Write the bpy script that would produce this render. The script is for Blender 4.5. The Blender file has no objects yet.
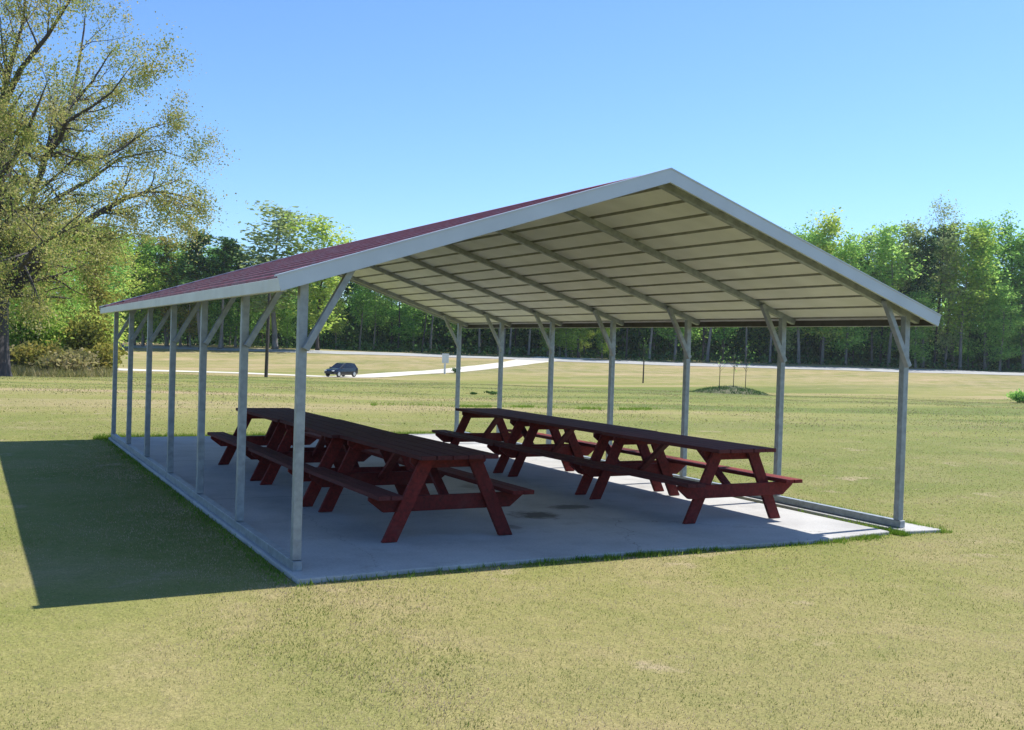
import bpy, math, random
import numpy as np
from mathutils import Vector, Matrix

random.seed(7)
rng = np.random.default_rng(11)
R = math.radians
scene = bpy.context.scene
col = scene.collection

# ------------------------------------------------------------------ camera
FPX = 1048.8
CAM = np.array([-2.230, -7.695, 1.716])
YAW, PIT, ROL = 0.4805, -0.0163, 0.0317
F_ = np.array([math.sin(YAW) * math.cos(PIT), math.cos(YAW) * math.cos(PIT), math.sin(PIT)])
R_ = np.array([math.cos(YAW), -math.sin(YAW), 0.0])
U_ = np.cross(R_, F_)
R2 = R_ * math.cos(ROL) + U_ * math.sin(ROL)
U2 = -R_ * math.sin(ROL) + U_ * math.cos(ROL)
cam_d = bpy.data.cameras.new('camera')
cam = bpy.data.objects.new('camera', cam_d)
col.objects.link(cam)
cam.matrix_world = Matrix(((R2[0], U2[0], -F_[0], CAM[0]), (R2[1], U2[1], -F_[1], CAM[1]), (R2[2], U2[2], -F_[2], CAM[2]), (0, 0, 0, 1)))
cam_d.sensor_width = 36
cam_d.lens = FPX / 1024 * 36
cam_d.clip_end = 5000
scene.camera = cam

# ------------------------------------------------------------------ terrain
HX, HY = math.sin(YAW), math.cos(YAW)
def depth_of(x, y): return (x - CAM[0]) * HX + (y - CAM[1]) * HY
def lat_of(x, y): return (x - CAM[0]) * HY - (y - CAM[1]) * HX
PD = [0, 24, 40, 60, 80, 95, 108, 125, 150, 165, 200, 900]
PZ = [-.035, -.035, -.30, -.75, -1.25, -1.70, -1.75, -.95, .40, .75, .85, .85]
def sm(d):
    d = np.asarray(d, float)
    return (np.interp(d - 4, PD, PZ) + np.interp(d, PD, PZ) * 2 + np.interp(d + 4, PD, PZ)) / 4
def ground_z(x, y):
    x = np.asarray(x, float); y = np.asarray(y, float)
    d = depth_of(x, y)
    k = np.clip((d - 22) / 25, 0, 1)
    n = (np.sin(x * .31 + 1.3) * np.sin(y * .27 + .4) * .05 + np.sin(x * .11 + y * .07) * .07 + np.sin(x * .83 + 2) * np.sin(y * .71) * .012) * k
    low = -.03 * np.clip((-x - .1) / 1.4, 0, 1) * np.clip((14 - y) / 4, 0, 1)
    return sm(d) + n + low
def gz(x, y): return float(ground_z(x, y))
def at(px, d, dz=0.0):
    """ground point seen in picture column px at depth d"""
    a = (px - 512) / FPX
    p = CAM + F_ * d + R2 * a * d
    for _ in range(6):
        z = gz(p[0], p[1]) + dz
        b = ((z - CAM[2]) / d - F_[2] - R2[2] * a) / U2[2]
        p = CAM + d * (F_ + R2 * a + U2 * b)
    return Vector((p[0], p[1], z))
def row(px, py):
    """ground point under a picture position (marching the sight line)"""
    dr = F_ + R2 * (px - 512) / FPX - U2 * (py - 365) / FPX
    t = 3.0
    while t < 400:
        p = CAM + dr * t
        if p[2] < gz(p[0], p[1]): break
        t *= 1.002
    return Vector((p[0], p[1], gz(p[0], p[1])))

# ------------------------------------------------------------------ helpers
def tag(o, label=None, cat=None, group=None, kind=None):
    if label: o['label'] = label
    if cat: o['category'] = cat
    if group: o['group'] = group
    if kind: o['kind'] = kind
    return o
def empty(name, loc=(0, 0, 0), rz=0.0):
    o = bpy.data.objects.new(name, None)
    o.location = loc; o.rotation_euler = (0, 0, rz); o.empty_display_size = .2
    col.objects.link(o)
    return o
class MB:
    def __init__(s): s.v = []; s.f = []; s.m = []
    def add(s, vs, fs, mi=0):
        n = len(s.v); s.v += [tuple(v) for v in vs]
        s.f += [tuple(i + n for i in f) for f in fs]; s.m += [mi] * len(fs)
    def box(s, c, d, rot=None, mi=0):
        x, y, z = d[0] / 2, d[1] / 2, d[2] / 2
        vs = [Vector(q) for q in ((-x, -y, -z), (x, -y, -z), (x, y, -z), (-x, y, -z), (-x, -y, z), (x, -y, z), (x, y, z), (-x, y, z))]
        if rot is not None: vs = [rot @ q for q in vs]
        c = Vector(c)
        s.add([q + c for q in vs], [(3, 2, 1, 0), (4, 5, 6, 7), (0, 1, 5, 4), (1, 2, 6, 5), (2, 3, 7, 6), (3, 0, 4, 7)], mi)
    def bar(s, a, b, w, t, up=(0, 0, 1), mi=0):
        a = Vector(a); b = Vector(b); d = b - a; L = d.length; d.normalize()
        u = Vector(up); sd = d.cross(u).normalized(); u = sd.cross(d)
        rot = Matrix((sd, d, u)).transposed()
        s.box((a + b) / 2, (w, L, t), rot, mi)
    def prism(s, poly, axis, a, b, mi=0):
        """poly: list of 2D points; extruded along axis between a and b"""
        def P(p, h):
            return (h, p[0], p[1]) if axis == 'x' else (p[0], h, p[1]) if axis == 'y' else (p[0], p[1], h)
        n = len(poly)
        vs = [P(p, a) for p in poly] + [P(p, b) for p in poly]
        fs = [tuple(range(n))[::-1], tuple(range(n, 2 * n))] + [(i, (i + 1) % n, n + (i + 1) % n, n + i) for i in range(n)]
        s.add(vs, fs, mi)
    def tube(s, pts, rad, seg=6, mi=0, cap=True):
        pts = [Vector(p) for p in pts]; n0 = len(s.v); rings = []
        ref = Vector((.31, .17, .93)).normalized()
        for i, p in enumerate(pts):
            d = (pts[min(i + 1, len(pts) - 1)] - pts[max(i - 1, 0)]).normalized()
            u = d.cross(ref)
            if u.length < .05: u = d.cross(Vector((1, 0, 0)))
            u.normalize(); w = d.cross(u)
            rings.append([p + (u * math.cos(2 * math.pi * k / seg) + w * math.sin(2 * math.pi * k / seg)) * rad[i] for k in range(seg)])
        vs = [q for r in rings for q in r]; fs = []
        for i in range(len(pts) - 1):
            for k in range(seg):
                k2 = (k + 1) % seg
                fs.append((i * seg + k, i * seg + k2, (i + 1) * seg + k2, (i + 1) * seg + k))
        if cap:
            fs.append(tuple(range(seg))[::-1]); fs.append(tuple((len(pts) - 1) * seg + k for k in range(seg)))
        s.add(vs, fs, mi)
    def mesh(s, name, mats, smooth=False):
        me = bpy.data.meshes.new(name); me.from_pydata(s.v, [], s.f)
        for m in (mats if isinstance(mats, (list, tuple)) else [mats]): me.materials.append(m)
        me.polygons.foreach_set('material_index', s.m)
        if smooth: me.polygons.foreach_set('use_smooth', [True] * len(me.polygons))
        import bmesh
        bm = bmesh.new(); bm.from_mesh(me); bmesh.ops.recalc_face_normals(bm, faces=bm.faces); bm.to_mesh(me); bm.free()
        me.update(); return me
    def build(s, name, mats, parent=None, bevel=0, smooth=False):
        o = bpy.data.objects.new(name, s.mesh(name, mats, smooth)); col.objects.link(o)
        if parent: o.parent = parent
        if bevel:
            b = o.modifiers.new('bevel', 'BEVEL'); b.width = bevel; b.segments = 2; b.limit_method = 'ANGLE'
        return o
def np_mesh(name, V, nper, mat, colr=None):
    """V: (n, nper, 3) polygons"""
    n = len(V); me = bpy.data.meshes.new(name)
    me.vertices.add(n * nper); me.vertices.foreach_set('co', V.reshape(-1).astype(np.float32))
    me.loops.add(n * nper); me.loops.foreach_set('vertex_index', np.arange(n * nper, dtype=np.int32))
    me.polygons.add(n); me.polygons.foreach_set('loop_start', np.arange(0, n * nper, nper, dtype=np.int32))
    me.polygons.foreach_set('loop_total', np.full(n, nper, dtype=np.int32))
    me.materials.append(mat); me.update(calc_edges=True); return me
def link(name, me, parent=None):
    o = bpy.data.objects.new(name, me); col.objects.link(o)
    if parent: o.parent = parent
    return o
def copy_tree(o, parent=None):
    c = o.copy(); col.objects.link(c)
    if parent: c.parent = parent
    for ch in [q for q in bpy.data.objects if q.parent == o]: copy_tree(ch, c)
    return c

# ------------------------------------------------------------------ materials
def new_mat(name):
    m = bpy.data.materials.new(name); m.use_nodes = True
    nt = m.node_tree; b = nt.nodes['Principled BSDF']
    return m, nt, b
def noise(nt, scale, detail=4, rough=.55, coord='Object', vec=None, stretch=None):
    n = nt.nodes.new('ShaderNodeTexNoise'); n.inputs['Scale'].default_value = scale
    n.inputs['Detail'].default_value = detail; n.inputs['Roughness'].default_value = rough
    if vec is None:
        tc = nt.nodes.new('ShaderNodeTexCoord'); vec = tc.outputs[coord]
    if stretch:
        mp = nt.nodes.new('ShaderNodeMapping'); mp.inputs['Scale'].default_value = stretch
        nt.links.new(vec, mp.inputs['Vector']); vec = mp.outputs['Vector']
    nt.links.new(vec, n.inputs['Vector']); return n
def ramp(nt, src, stops):
    r = nt.nodes.new('ShaderNodeValToRGB'); e = r.color_ramp.elements
    while len(e) < len(stops): e.new(.5)
    for i, (p, c) in enumerate(stops):
        e[i].position = p; e[i].color = (*c, 1) if len(c) == 3 else c
    nt.links.new(src, r.inputs['Fac']); return r
def mixc(nt, fac, a, b, mode='MIX'):
    m = nt.nodes.new('ShaderNodeMix'); m.data_type = 'RGBA'; m.blend_type = mode
    for s_, v in ((m.inputs[0], fac), (m.inputs[6], a), (m.inputs[7], b)):
        if hasattr(v, 'links') or hasattr(v, 'is_linked'): nt.links.new(v, s_)
        elif isinstance(v, (int, float)): s_.default_value = v
        else: s_.default_value = (*v, 1)
    return m.outputs[2]
def bump(nt, b, src, strength, dist=.01):
    n = nt.nodes.new('ShaderNodeBump'); n.inputs['Strength'].default_value = strength; n.inputs['Distance'].default_value = dist
    nt.links.new(src, n.inputs['Height']); nt.links.new(n.outputs['Normal'], b.inputs['Normal'])

def mat_metal(name, base, metallic, rough, var=.25, scale=9):
    m, nt, b = new_mat(name)
    n = noise(nt, scale, 5, .6)
    d = tuple(c * (1 - var) for c in base); l = tuple(min(1, c * (1 + var * .6)) for c in base)
    r = ramp(nt, n.outputs['Fac'], [(.3, d), (.7, l)])
    nt.links.new(r.outputs['Color'], b.inputs['Base Color'])
    b.inputs['Metallic'].default_value = metallic
    n2 = noise(nt, scale * 4, 3); rr = ramp(nt, n2.outputs['Fac'], [(.3, (rough - .08,) * 3), (.7, (rough + .12,) * 3)])
    nt.links.new(rr.outputs['Color'], b.inputs['Roughness'])
    return m
M_galv = mat_metal('galvanised steel', (.30, .33, .35), .35, .48, .28, 14)
M_trim = mat_metal('white trim paint', (.50, .55, .60), 0, .42, .08, 3)
M_red = mat_metal('red roof paint', (.20, .025, .030), 0, .5, .2, 1.5)
M_under = mat_metal('white panel underside', (.68, .68, .69), 0, .5, .14, 2.2)
M_eave_bounce = mat_metal('white eave paint with bounce tint', (.60, .58, .52), 0, .45, .1, 3)  # white eave trim, grass bounce light put into its warmer colour
M_rib_shade = mat_metal('rib hollow shade', (.33, .325, .31), .1, .5)  # shade inside the underside ribs, painted as a darker grey
M_eave_shade = mat_metal('eave inner shade', (.10, .09, .08), 0, .7)  # inner face of the eave trim, its shade painted in dark
M_dark = mat_metal('dark rubber', (.02, .02, .02), 0, .8)
M_bolt = mat_metal('bolt zinc', (.5, .5, .5), .9, .35)

def mat_wood(name, c1, c2, c3):
    m, nt, b = new_mat(name)
    n = noise(nt, 6, 6, .6, stretch=(6, .5, 6)); n2 = noise(nt, 2.3, 5, .65)
    r = ramp(nt, n.outputs['Fac'], [(.3, c1), (.65, c2)])
    w = ramp(nt, n2.outputs['Fac'], [(.52, (0, 0, 0)), (.72, (1, 1, 1))])
    c = mixc(nt, w.outputs['Color'], r.outputs['Color'], c3)
    oi = nt.nodes.new('ShaderNodeObjectInfo'); ov = ramp(nt, oi.outputs['Random'], [(0, (.78, .78, .78)), (.5, (1, 1, 1)), (1, (1.3, 1.2, 1.15))])
    c = mixc(nt, 1.0, c, ov.outputs['Color'], 'MULTIPLY')
    nt.links.new(c, b.inputs['Base Color']); b.inputs['Roughness'].default_value = .8; b.inputs['Specular IOR Level'].default_value = .25
    bump(nt, b, n.outputs['Fac'], .35, .004)
    return m
M_wood = mat_wood('red stained wood', (.070, .013, .011), (.17, .022, .018), (.15, .042, .034))
M_top = mat_wood('worn dark red wood', (.060, .016, .016), (.115, .028, .026), (.09, .036, .034))

def mat_concrete():
    m, nt, b = new_mat('concrete')
    n = noise(nt, 1.1, 6, .6); f = noise(nt, 45, 4, .7)
    r = ramp(nt, n.outputs['Fac'], [(.3, (.32, .315, .30)), (.52, (.42, .415, .40)), (.72, (.48, .475, .45))])
    g = ramp(nt, f.outputs['Fac'], [(.3, (.82, .82, .82)), (.7, (1.08, 1.07, 1.05))])
    c = mixc(nt, 1.0, r.outputs['Color'], g.outputs['Color'], 'MULTIPLY')
    # two old brown stains on the floor between the tables
    tc = nt.nodes.new('ShaderNodeTexCoord'); wob = noise(nt, 5, 4, .7)
    for (sx, sy, rx, ry, st) in ((3.02, 1.75, .34, .36, .85), (3.66, 2.13, .34, .24, .75), (2.45, 1.2, .10, .2, .5), (3.3, 3.9, .18, .3, .45)):
        mp = nt.nodes.new('ShaderNodeMapping'); mp.vector_type = 'POINT'
        mp.inputs['Location'].default_value = (-sx / rx, -sy / ry, 0); mp.inputs['Scale'].default_value = (1 / rx, 1 / ry, 0)
        nt.links.new(tc.outputs['Object'], mp.inputs['Vector'])
        ln = nt.nodes.new('ShaderNodeVectorMath'); ln.operation = 'LENGTH'; nt.links.new(mp.outputs['Vector'], ln.inputs[0])
        ad = nt.nodes.new('ShaderNodeMath'); ad.operation = 'MULTIPLY_ADD'; ad.inputs[1].default_value = 1.6
        nt.links.new(wob.outputs['Fac'], ad.inputs[0]); nt.links.new(ln.outputs['Value'], ad.inputs[2])
        k = ramp(nt, ad.outputs[0], [(0, (st,) * 3), (.999, (0, 0, 0))])
        sub = nt.nodes.new('ShaderNodeMath'); sub.operation = 'SUBTRACT'; sub.inputs[1].default_value = .85
        nt.links.new(ad.outputs[0], sub.inputs[0]); nt.links.new(sub.outputs[0], k.inputs['Fac'])
        k.color_ramp.elements[0].position = .35; k.color_ramp.elements[1].position = .8
        c = mixc(nt, k.outputs['Color'], c, (.06, .045, .03))
    sp_ = nt.nodes.new('ShaderNodeSeparateXYZ'); nt.links.new(tc.outputs['Object'], sp_.inputs[0])
    for ax, pos in (('Y', 3.66), ('Y', 7.32)):
        d1 = nt.nodes.new('ShaderNodeMath'); d1.operation = 'SUBTRACT'; d1.inputs[1].default_value = pos; nt.links.new(sp_.outputs[ax], d1.inputs[0])
        d2 = nt.nodes.new('ShaderNodeMath'); d2.operation = 'ABSOLUTE'; nt.links.new(d1.outputs[0], d2.inputs[0])
        d3 = nt.nodes.new('ShaderNodeMath'); d3.operation = 'LESS_THAN'; d3.inputs[1].default_value = .006; nt.links.new(d2.outputs[0], d3.inputs[0])
        c = mixc(nt, d3.outputs[0], c, (.10, .095, .085))
    dirt = noise(nt, 2.7, 7, .75); dk = ramp(nt, dirt.outputs['Fac'], [(.55, (0, 0, 0)), (.75, (.5, .5, .5))]); c = mixc(nt, dk.outputs['Color'], c, (.22, .19, .15))
    vo = nt.nodes.new('ShaderNodeTexVoronoi'); vo.feature = 'DISTANCE_TO_EDGE'; vo.inputs['Scale'].default_value = .23
    wv = noise(nt, 2.2, 5, .7); vm = nt.nodes.new('ShaderNodeVectorMath'); vm.operation = 'MULTIPLY_ADD'; vm.inputs[1].default_value = (.5, .5, 0)
    nt.links.new(wv.outputs['Color'], vm.inputs[0]); nt.links.new(tc.outputs['Object'], vm.inputs[2]); nt.links.new(vm.outputs[0], vo.inputs['Vector'])
    vk = nt.nodes.new('ShaderNodeMath'); vk.operation = 'LESS_THAN'; vk.inputs[1].default_value = .0006; nt.links.new(vo.outputs['Distance'], vk.inputs[0])
    c = mixc(nt, vk.outputs[0], c, (.20, .19, .17))
    nt.links.new(c, b.inputs['Base Color']); b.inputs['Roughness'].default_value = .85
    bump(nt, b, f.outputs['Fac'], .25, .003)
    return m
M_conc = mat_concrete()

def mat_ground():
    m, nt, b = new_mat('mown lawn')
    tc = nt.nodes.new('ShaderNodeTexCoord'); v = tc.outputs['Object']
    big = noise(nt, .045, 4, .6, vec=v); mid = noise(nt, .5, 5, .65, vec=v); fine = noise(nt, 9, 5, .75, vec=v); vf = noise(nt, 60, 3, .7, vec=v)
    tan = (.31, .25, .13); grn = (.13, .165, .035); yel = (.225, .22, .07)
    r1 = ramp(nt, mid.outputs['Fac'], [(.38, grn), (.5, yel), (.6, tan), (.68, (.40, .29, .19))])
    r2 = ramp(nt, fine.outputs['Fac'], [(.3, (.13, .16, .035)), (.5, (.225, .215, .07)), (.72, (.35, .29, .14))])
    c = mixc(nt, .5, r1.outputs['Color'], r2.outputs['Color'])
    # far field: broad straw and green bands
    r3 = ramp(nt, big.outputs['Fac'], [(.38, (.14, .175, .035)), (.5, (.21, .215, .06)), (.62, (.31, .25, .12))])
    c = mixc(nt, .4, c, r3.outputs['Color'])
    st = noise(nt, 1.0, 4, .6, vec=v, stretch=(.012, .05, 1))
    # mown bands lie across the view towards the road
    stv = noise(nt, 1.0, 4, .55, vec=v)
    mp = nt.nodes.new('ShaderNodeMapping'); mp.inputs['Rotation'].default_value = (0, 0, YAW); mp.inputs['Scale'].default_value = (.012, .13, 1)
    nt.links.new(v, mp.inputs['Vector']); nt.links.new(mp.outputs['Vector'], stv.inputs['Vector'])
    k = ramp(nt, stv.outputs['Fac'], [(.40, (.11, .155, .03)), (.48, (.20, .215, .055)), (.55, (.26, .24, .085)), (.63, (.40, .30, .18))])
    # the bands matter only in the open field beyond about twenty metres
    geo = nt.nodes.new('ShaderNodeNewGeometry'); dot = nt.nodes.new('ShaderNodeVectorMath'); dot.operation = 'DOT_PRODUCT'
    nt.links.new(geo.outputs['Position'], dot.inputs[0]); dot.inputs[1].default_value = (HX, HY, 0)
    mr = nt.nodes.new('ShaderNodeMapRange'); mr.inputs['From Min'].default_value = 4; mr.inputs['From Max'].default_value = 30; mr.inputs['To Max'].default_value = .72
    nt.links.new(dot.outputs['Value'], mr.inputs['Value'])
    c = mixc(nt, mr.outputs[0], c, k.outputs['Color'])
    m2 = nt.nodes.new('ShaderNodeMapRange'); m2.inputs['From Min'].default_value = 99; m2.inputs['From Max'].default_value = 118; m2.inputs['To Max'].default_value = .5
    nt.links.new(dot.outputs['Value'], m2.inputs['Value'])
    pk = ramp(nt, mid.outputs['Fac'], [(.35, (.24, .22, .09)), (.5, (.36, .28, .16)), (.62, (.44, .33, .22))]); c = mixc(nt, m2.outputs[0], c, pk.outputs['Color'])
    g = ramp(nt, vf.outputs['Fac'], [(.3, (.7, .7, .68)), (.7, (1.2, 1.2, 1.2))])
    # thin places where pale dry soil shows
    so_ = noise(nt, .9, 6, .72, vec=v); sk_ = ramp(nt, so_.outputs['Fac'], [(.60, (0, 0, 0)), (.72, (.8, .8, .8))]); c = mixc(nt, sk_.outputs['Color'], c, (.40, .31, .21))
    c = mixc(nt, 1.0, c, g.outputs['Color'], 'MULTIPLY')
    nt.links.new(c, b.inputs['Base Color']); b.inputs['Roughness'].default_value = .95
    b.inputs['Specular IOR Level'].default_value = .15
    bump(nt, b, fine.outputs['Fac'], .6, .05)
    return m
M_ground = mat_ground()

def mat_leaf(name, stops, trans=.45, vary=.35, scale=.5, island=.45, rough=.6, detail=3):
    """leaf colour differs from leaf to leaf and between clumps"""
    m = bpy.data.materials.new(name); m.use_nodes = True; nt = m.node_tree
    for n in list(nt.nodes): nt.nodes.remove(n)
    out = nt.nodes.new('ShaderNodeOutputMaterial')
    geo = nt.nodes.new('ShaderNodeNewGeometry'); oi = nt.nodes.new('ShaderNodeObjectInfo')
    n = noise(nt, scale, detail, rough)
    a = nt.nodes.new('ShaderNodeMath'); a.operation = 'MULTIPLY_ADD'; a.inputs[1].default_value = island
    nt.links.new(geo.outputs['Random Per Island'], a.inputs[0]); nt.links.new(n.outputs['Fac'], a.inputs[2])
    b = nt.nodes.new('ShaderNodeMath'); b.operation = 'MULTIPLY_ADD'; b.inputs[1].default_value = vary
    nt.links.new(oi.outputs['Random'], b.inputs[0]); nt.links.new(a.outputs[0], b.inputs[2])
    c = nt.nodes.new('ShaderNodeMath'); c.operation = 'SUBTRACT'; c.inputs[1].default_value = island / 2 + vary / 2
    nt.links.new(b.outputs[0], c.inputs[0])
    r = ramp(nt, c.outputs[0], stops)
    d = nt.nodes.new('ShaderNodeBsdfDiffuse'); t = nt.nodes.new('ShaderNodeBsdfTranslucent'); mx = nt.nodes.new('ShaderNodeMixShader')
    nt.links.new(r.outputs['Color'], d.inputs['Color']); nt.links.new(r.outputs['Color'], t.inputs['Color'])
    mx.inputs[0].default_value = trans
    nt.links.new(d.outputs[0], mx.inputs[1]); nt.links.new(t.outputs[0], mx.inputs[2]); nt.links.new(mx.outputs[0], out.inputs['Surface'])
    return m
L_mid = mat_leaf('mid green leaves', [(.12, (.09, .24, .05)), (.42, (.23, .46, .10)), (.8, (.46, .66, .17))], .55)
L_yel = mat_leaf('spring yellow green leaves', [(.2, (.24, .40, .06)), (.5, (.43, .58, .11)), (.8, (.62, .66, .18))], .55)
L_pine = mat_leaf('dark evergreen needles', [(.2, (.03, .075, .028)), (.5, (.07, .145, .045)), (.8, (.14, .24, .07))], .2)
L_pale = mat_leaf('pale new leaves', [(.2, (.24, .32, .12)), (.5, (.38, .47, .19)), (.8, (.50, .54, .25))], .45)
L_oak = mat_leaf('oak catkins and new leaves', [(.2, (.16, .22, .045)), (.45, (.28, .34, .09)), (.60, (.44, .39, .12)), (.85, (.48, .46, .27))], .5, .1, .35)
L_rust = mat_leaf('olive rust leaves', [(.2, (.17, .19, .04)), (.5, (.30, .29, .06)), (.8, (.42, .34, .09))], .4)
L_blade = mat_leaf('grass blades', [(.30, (.10, .18, .03)), (.42, (.22, .25, .065)), (.50, (.35, .305, .14)), (.60, (.54, .42, .29))], .35, 0, 1.1, .24, .86, 8)
L_green = mat_leaf('fresh green blades', [(.2, (.09, .18, .02)), (.5, (.17, .29, .035)), (.8, (.30, .36, .08))], .4, 0, 2)
L_dry = mat_leaf('dry standing grass', [(.15, (.12, .15, .04)), (.45, (.27, .25, .09)), (.8, (.42, .35, .2))], .3, 0, .4)
def mat_bark(name, a, b_):
    m, nt, b = new_mat(name); n = noise(nt, 6, 5, .7, stretch=(1, 1, .15))
    r = ramp(nt, n.outputs['Fac'], [(.3, a), (.7, b_)]); nt.links.new(r.outputs['Color'], b.inputs['Base Color'])
    b.inputs['Roughness'].default_value = .9; bump(nt, b, n.outputs['Fac'], .8, .03); return m
B_dark = mat_bark('dark bark', (.035, .028, .025), (.09, .075, .065))
B_grey = mat_bark('grey bark', (.11, .10, .09), (.27, .25, .22))
B_oak = mat_bark('oak bark', (.03, .026, .03), (.085, .075, .075))

# ------------------------------------------------------------------ ground, road, drive
def grid_sheet(name, ds, ls, mat, zoff=0.0):
    D, L = np.meshgrid(ds, ls, indexing='ij')
    X = CAM[0] + D * HX + L * HY; Y = CAM[1] + D * HY - L * HX; Z = ground_z(X, Y) + zoff
    nr, nc = D.shape
    V = np.stack([X, Y, Z], -1).reshape(-1, 3)
    me = bpy.data.meshes.new(name)
    idx = np.arange(nr * nc).reshape(nr, nc)
    q = np.stack([idx[:-1, :-1], idx[:-1, 1:], idx[1:, 1:], idx[1:, :-1]], -1).reshape(-1, 4)[:, ::-1]
    me.vertices.add(len(V)); me.vertices.foreach_set('co', V.reshape(-1))
    me.loops.add(q.size); me.loops.foreach_set('vertex_index', q.reshape(-1).astype(np.int32))
    me.polygons.add(len(q)); me.polygons.foreach_set('loop_start', np.arange(0, q.size, 4, dtype=np.int32)); me.polygons.foreach_set('loop_total', np.full(len(q), 4, dtype=np.int32))
    me.polygons.foreach_set('use_smooth', np.ones(len(q), bool))
    me.materials.append(mat); me.update(calc_edges=True)
    return link(name, me)
ds = np.concatenate([np.linspace(-900, -20, 23), np.arange(-18, 60, 1.5), np.arange(60, 215, 1.5), np.linspace(220, 1500, 30)])
lsr = np.concatenate([np.linspace(-1300, -130, 25), np.arange(-126, 127, 2.0), np.linspace(130, 1300, 25)])
g = grid_sheet('ground', ds, lsr, M_ground); tag(g, kind='structure')

def ribbon(name, pts, widths, mat, zoff=.02, sub=4, cross=5):
    P = []; W = []
    for i in range(len(pts) - 1):
        for k in range(sub):
            t = k / sub; P.append(pts[i].lerp(pts[i + 1], t)); W.append(widths[i] * (1 - t) + widths[i + 1] * t)
    P.append(pts[-1]); W.append(widths[-1])
    mb = MB(); vs = []
    for i, p in enumerate(P):
        d = (P[min(i + 1, len(P) - 1)] - P[max(i - 1, 0)]); d.z = 0; d.normalize(); s_ = Vector((d.y, -d.x, 0))
        for c in range(cross):
            q = p + s_ * W[i] * (c / (cross - 1) - .5); vs.append((q.x, q.y, gz(q.x, q.y) + zoff))
    fs = [(i * cross + c, i * cross + c + 1, (i + 1) * cross + c + 1, (i + 1) * cross + c) for i in range(len(P) - 1) for c in range(cross - 1)]
    mb.add(vs, fs); return mb.build(name, mat, smooth=True)
def mat_flat(name, a, b_, s_=.4):
    m, nt, b = new_mat(name); n = noise(nt, s_, 6, .65); r = ramp(nt, n.outputs['Fac'], [(.3, a), (.7, b_)])
    nt.links.new(r.outputs['Color'], b.inputs['Base Color']); b.inputs['Roughness'].default_value = .9; return m
M_drive = mat_flat('pale gravel drive', (.46, .43, .35), (.66, .62, .53))
M_road = mat_flat('old grey asphalt', (.27, .27, .26), (.37, .37, .36))
dp = [at(-700, 100), at(-300, 102), at(-60, 103), at(100, 104), at(240, 105), at(340, 106)] + [row(*q) for q in ((400, 374), (430, 372.3), (460, 370), (490, 366.8), (520, 362.8), (546, 359.8), (572, 357.8))]
dr = ribbon('driveway', dp, [4.6] * 6 + [3.8] * 4 + [4.2, 6, 10], M_drive, .03); tag(dr, kind='structure')
rp = [at(x, d) for x, d in ((-1500, 147), (-600, 147), (0, 147), (300, 147), (500, 147), (700, 147), (900, 147), (1100, 147), (1800, 147), (2600, 147))]
rd = ribbon('road', rp, [6.5] * len(rp), M_road, .04, 8); tag(rd, kind='structure')
for off in (-.12, .12):
    pass

# ------------------------------------------------------------------ slab
W = 6.32; S = 1.829; NL = 6 * S
mb = MB()
mb.prism([(-.07, -.32), (.75, -.26), (1.66, -.225), (2.65, -.215), (3.6, -.235), (4.3, -.27), (4.86, -.30), (6.02, -.17), (6.03, NL + .08), (-.07, NL + .08)], 'z', -.14, 0)
slab = mb.build('concrete_slab', M_conc, bevel=.012); tag(slab, kind='structure')
mb = MB()
mb.prism([(6.20, -.20), (6.69, -.24), (6.60, 1.2), (6.52, 4.5), (6.48, NL + .08), (6.20, NL + .08)], 'z', -.14, -.004)
strip = mb.build('concrete_footing', M_conc, bevel=.01); tag(strip, kind='structure')

# ------------------------------------------------------------------ shelter
shelter = empty('picnic_shelter', (0, 0, 0))
tag(shelter, 'open steel picnic shelter with red ribbed gable roof and white trim on a concrete slab', 'picnic shelter')
PW = .070; OV = .22; GV = .215; SL = .3314; ZP = 3.198
def zb(x): return ZP - SL * abs(x - W / 2)
ang = math.atan(SL)
for sx, x in ((1, 0.0), (-1, W)):
    mb = MB(); mb.box((x, NL / 2, .036), (PW, NL + .12, .072)); mb.build('base_rail', M_galv, shelter, bevel=.004)
    for k in range(7):
        y = k * S
        mb = MB(); mb.box((x, y, (zb(x) + .07 + .0725) / 2), (PW - .003, PW - .003, zb(x) + .07 - .0725 - .03))
        mb.box((x, y, .15), (PW - .001, PW - .001, .15))      # sleeve at the foot
        post = mb.build('post', M_galv, shelter, bevel=.004)
        # knee brace bolted to the face of the post
        yb = y - PW / 2 - .028 if k % 7 != 6 else y - PW / 2 - .028
        x2 = x + sx * .345
        mb = MB(); mb.bar((x + sx * .01, yb, 1.655), (x2 + sx * .03, yb, zb(x2) + .05), .05, .055, up=(0, 1, 0)); mb.build('knee_brace', M_galv, shelter, bevel=.003)
        # rafter
        xe = x - sx * (OV - .05)
        mb = MB(); mb.bar((xe, y, zb(xe) + .034), (W / 2 - sx * .002, y, zb(W / 2) + .034), PW - .008, .062); mb.build('rafter', M_galv, shelter, bevel=.003)
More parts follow.
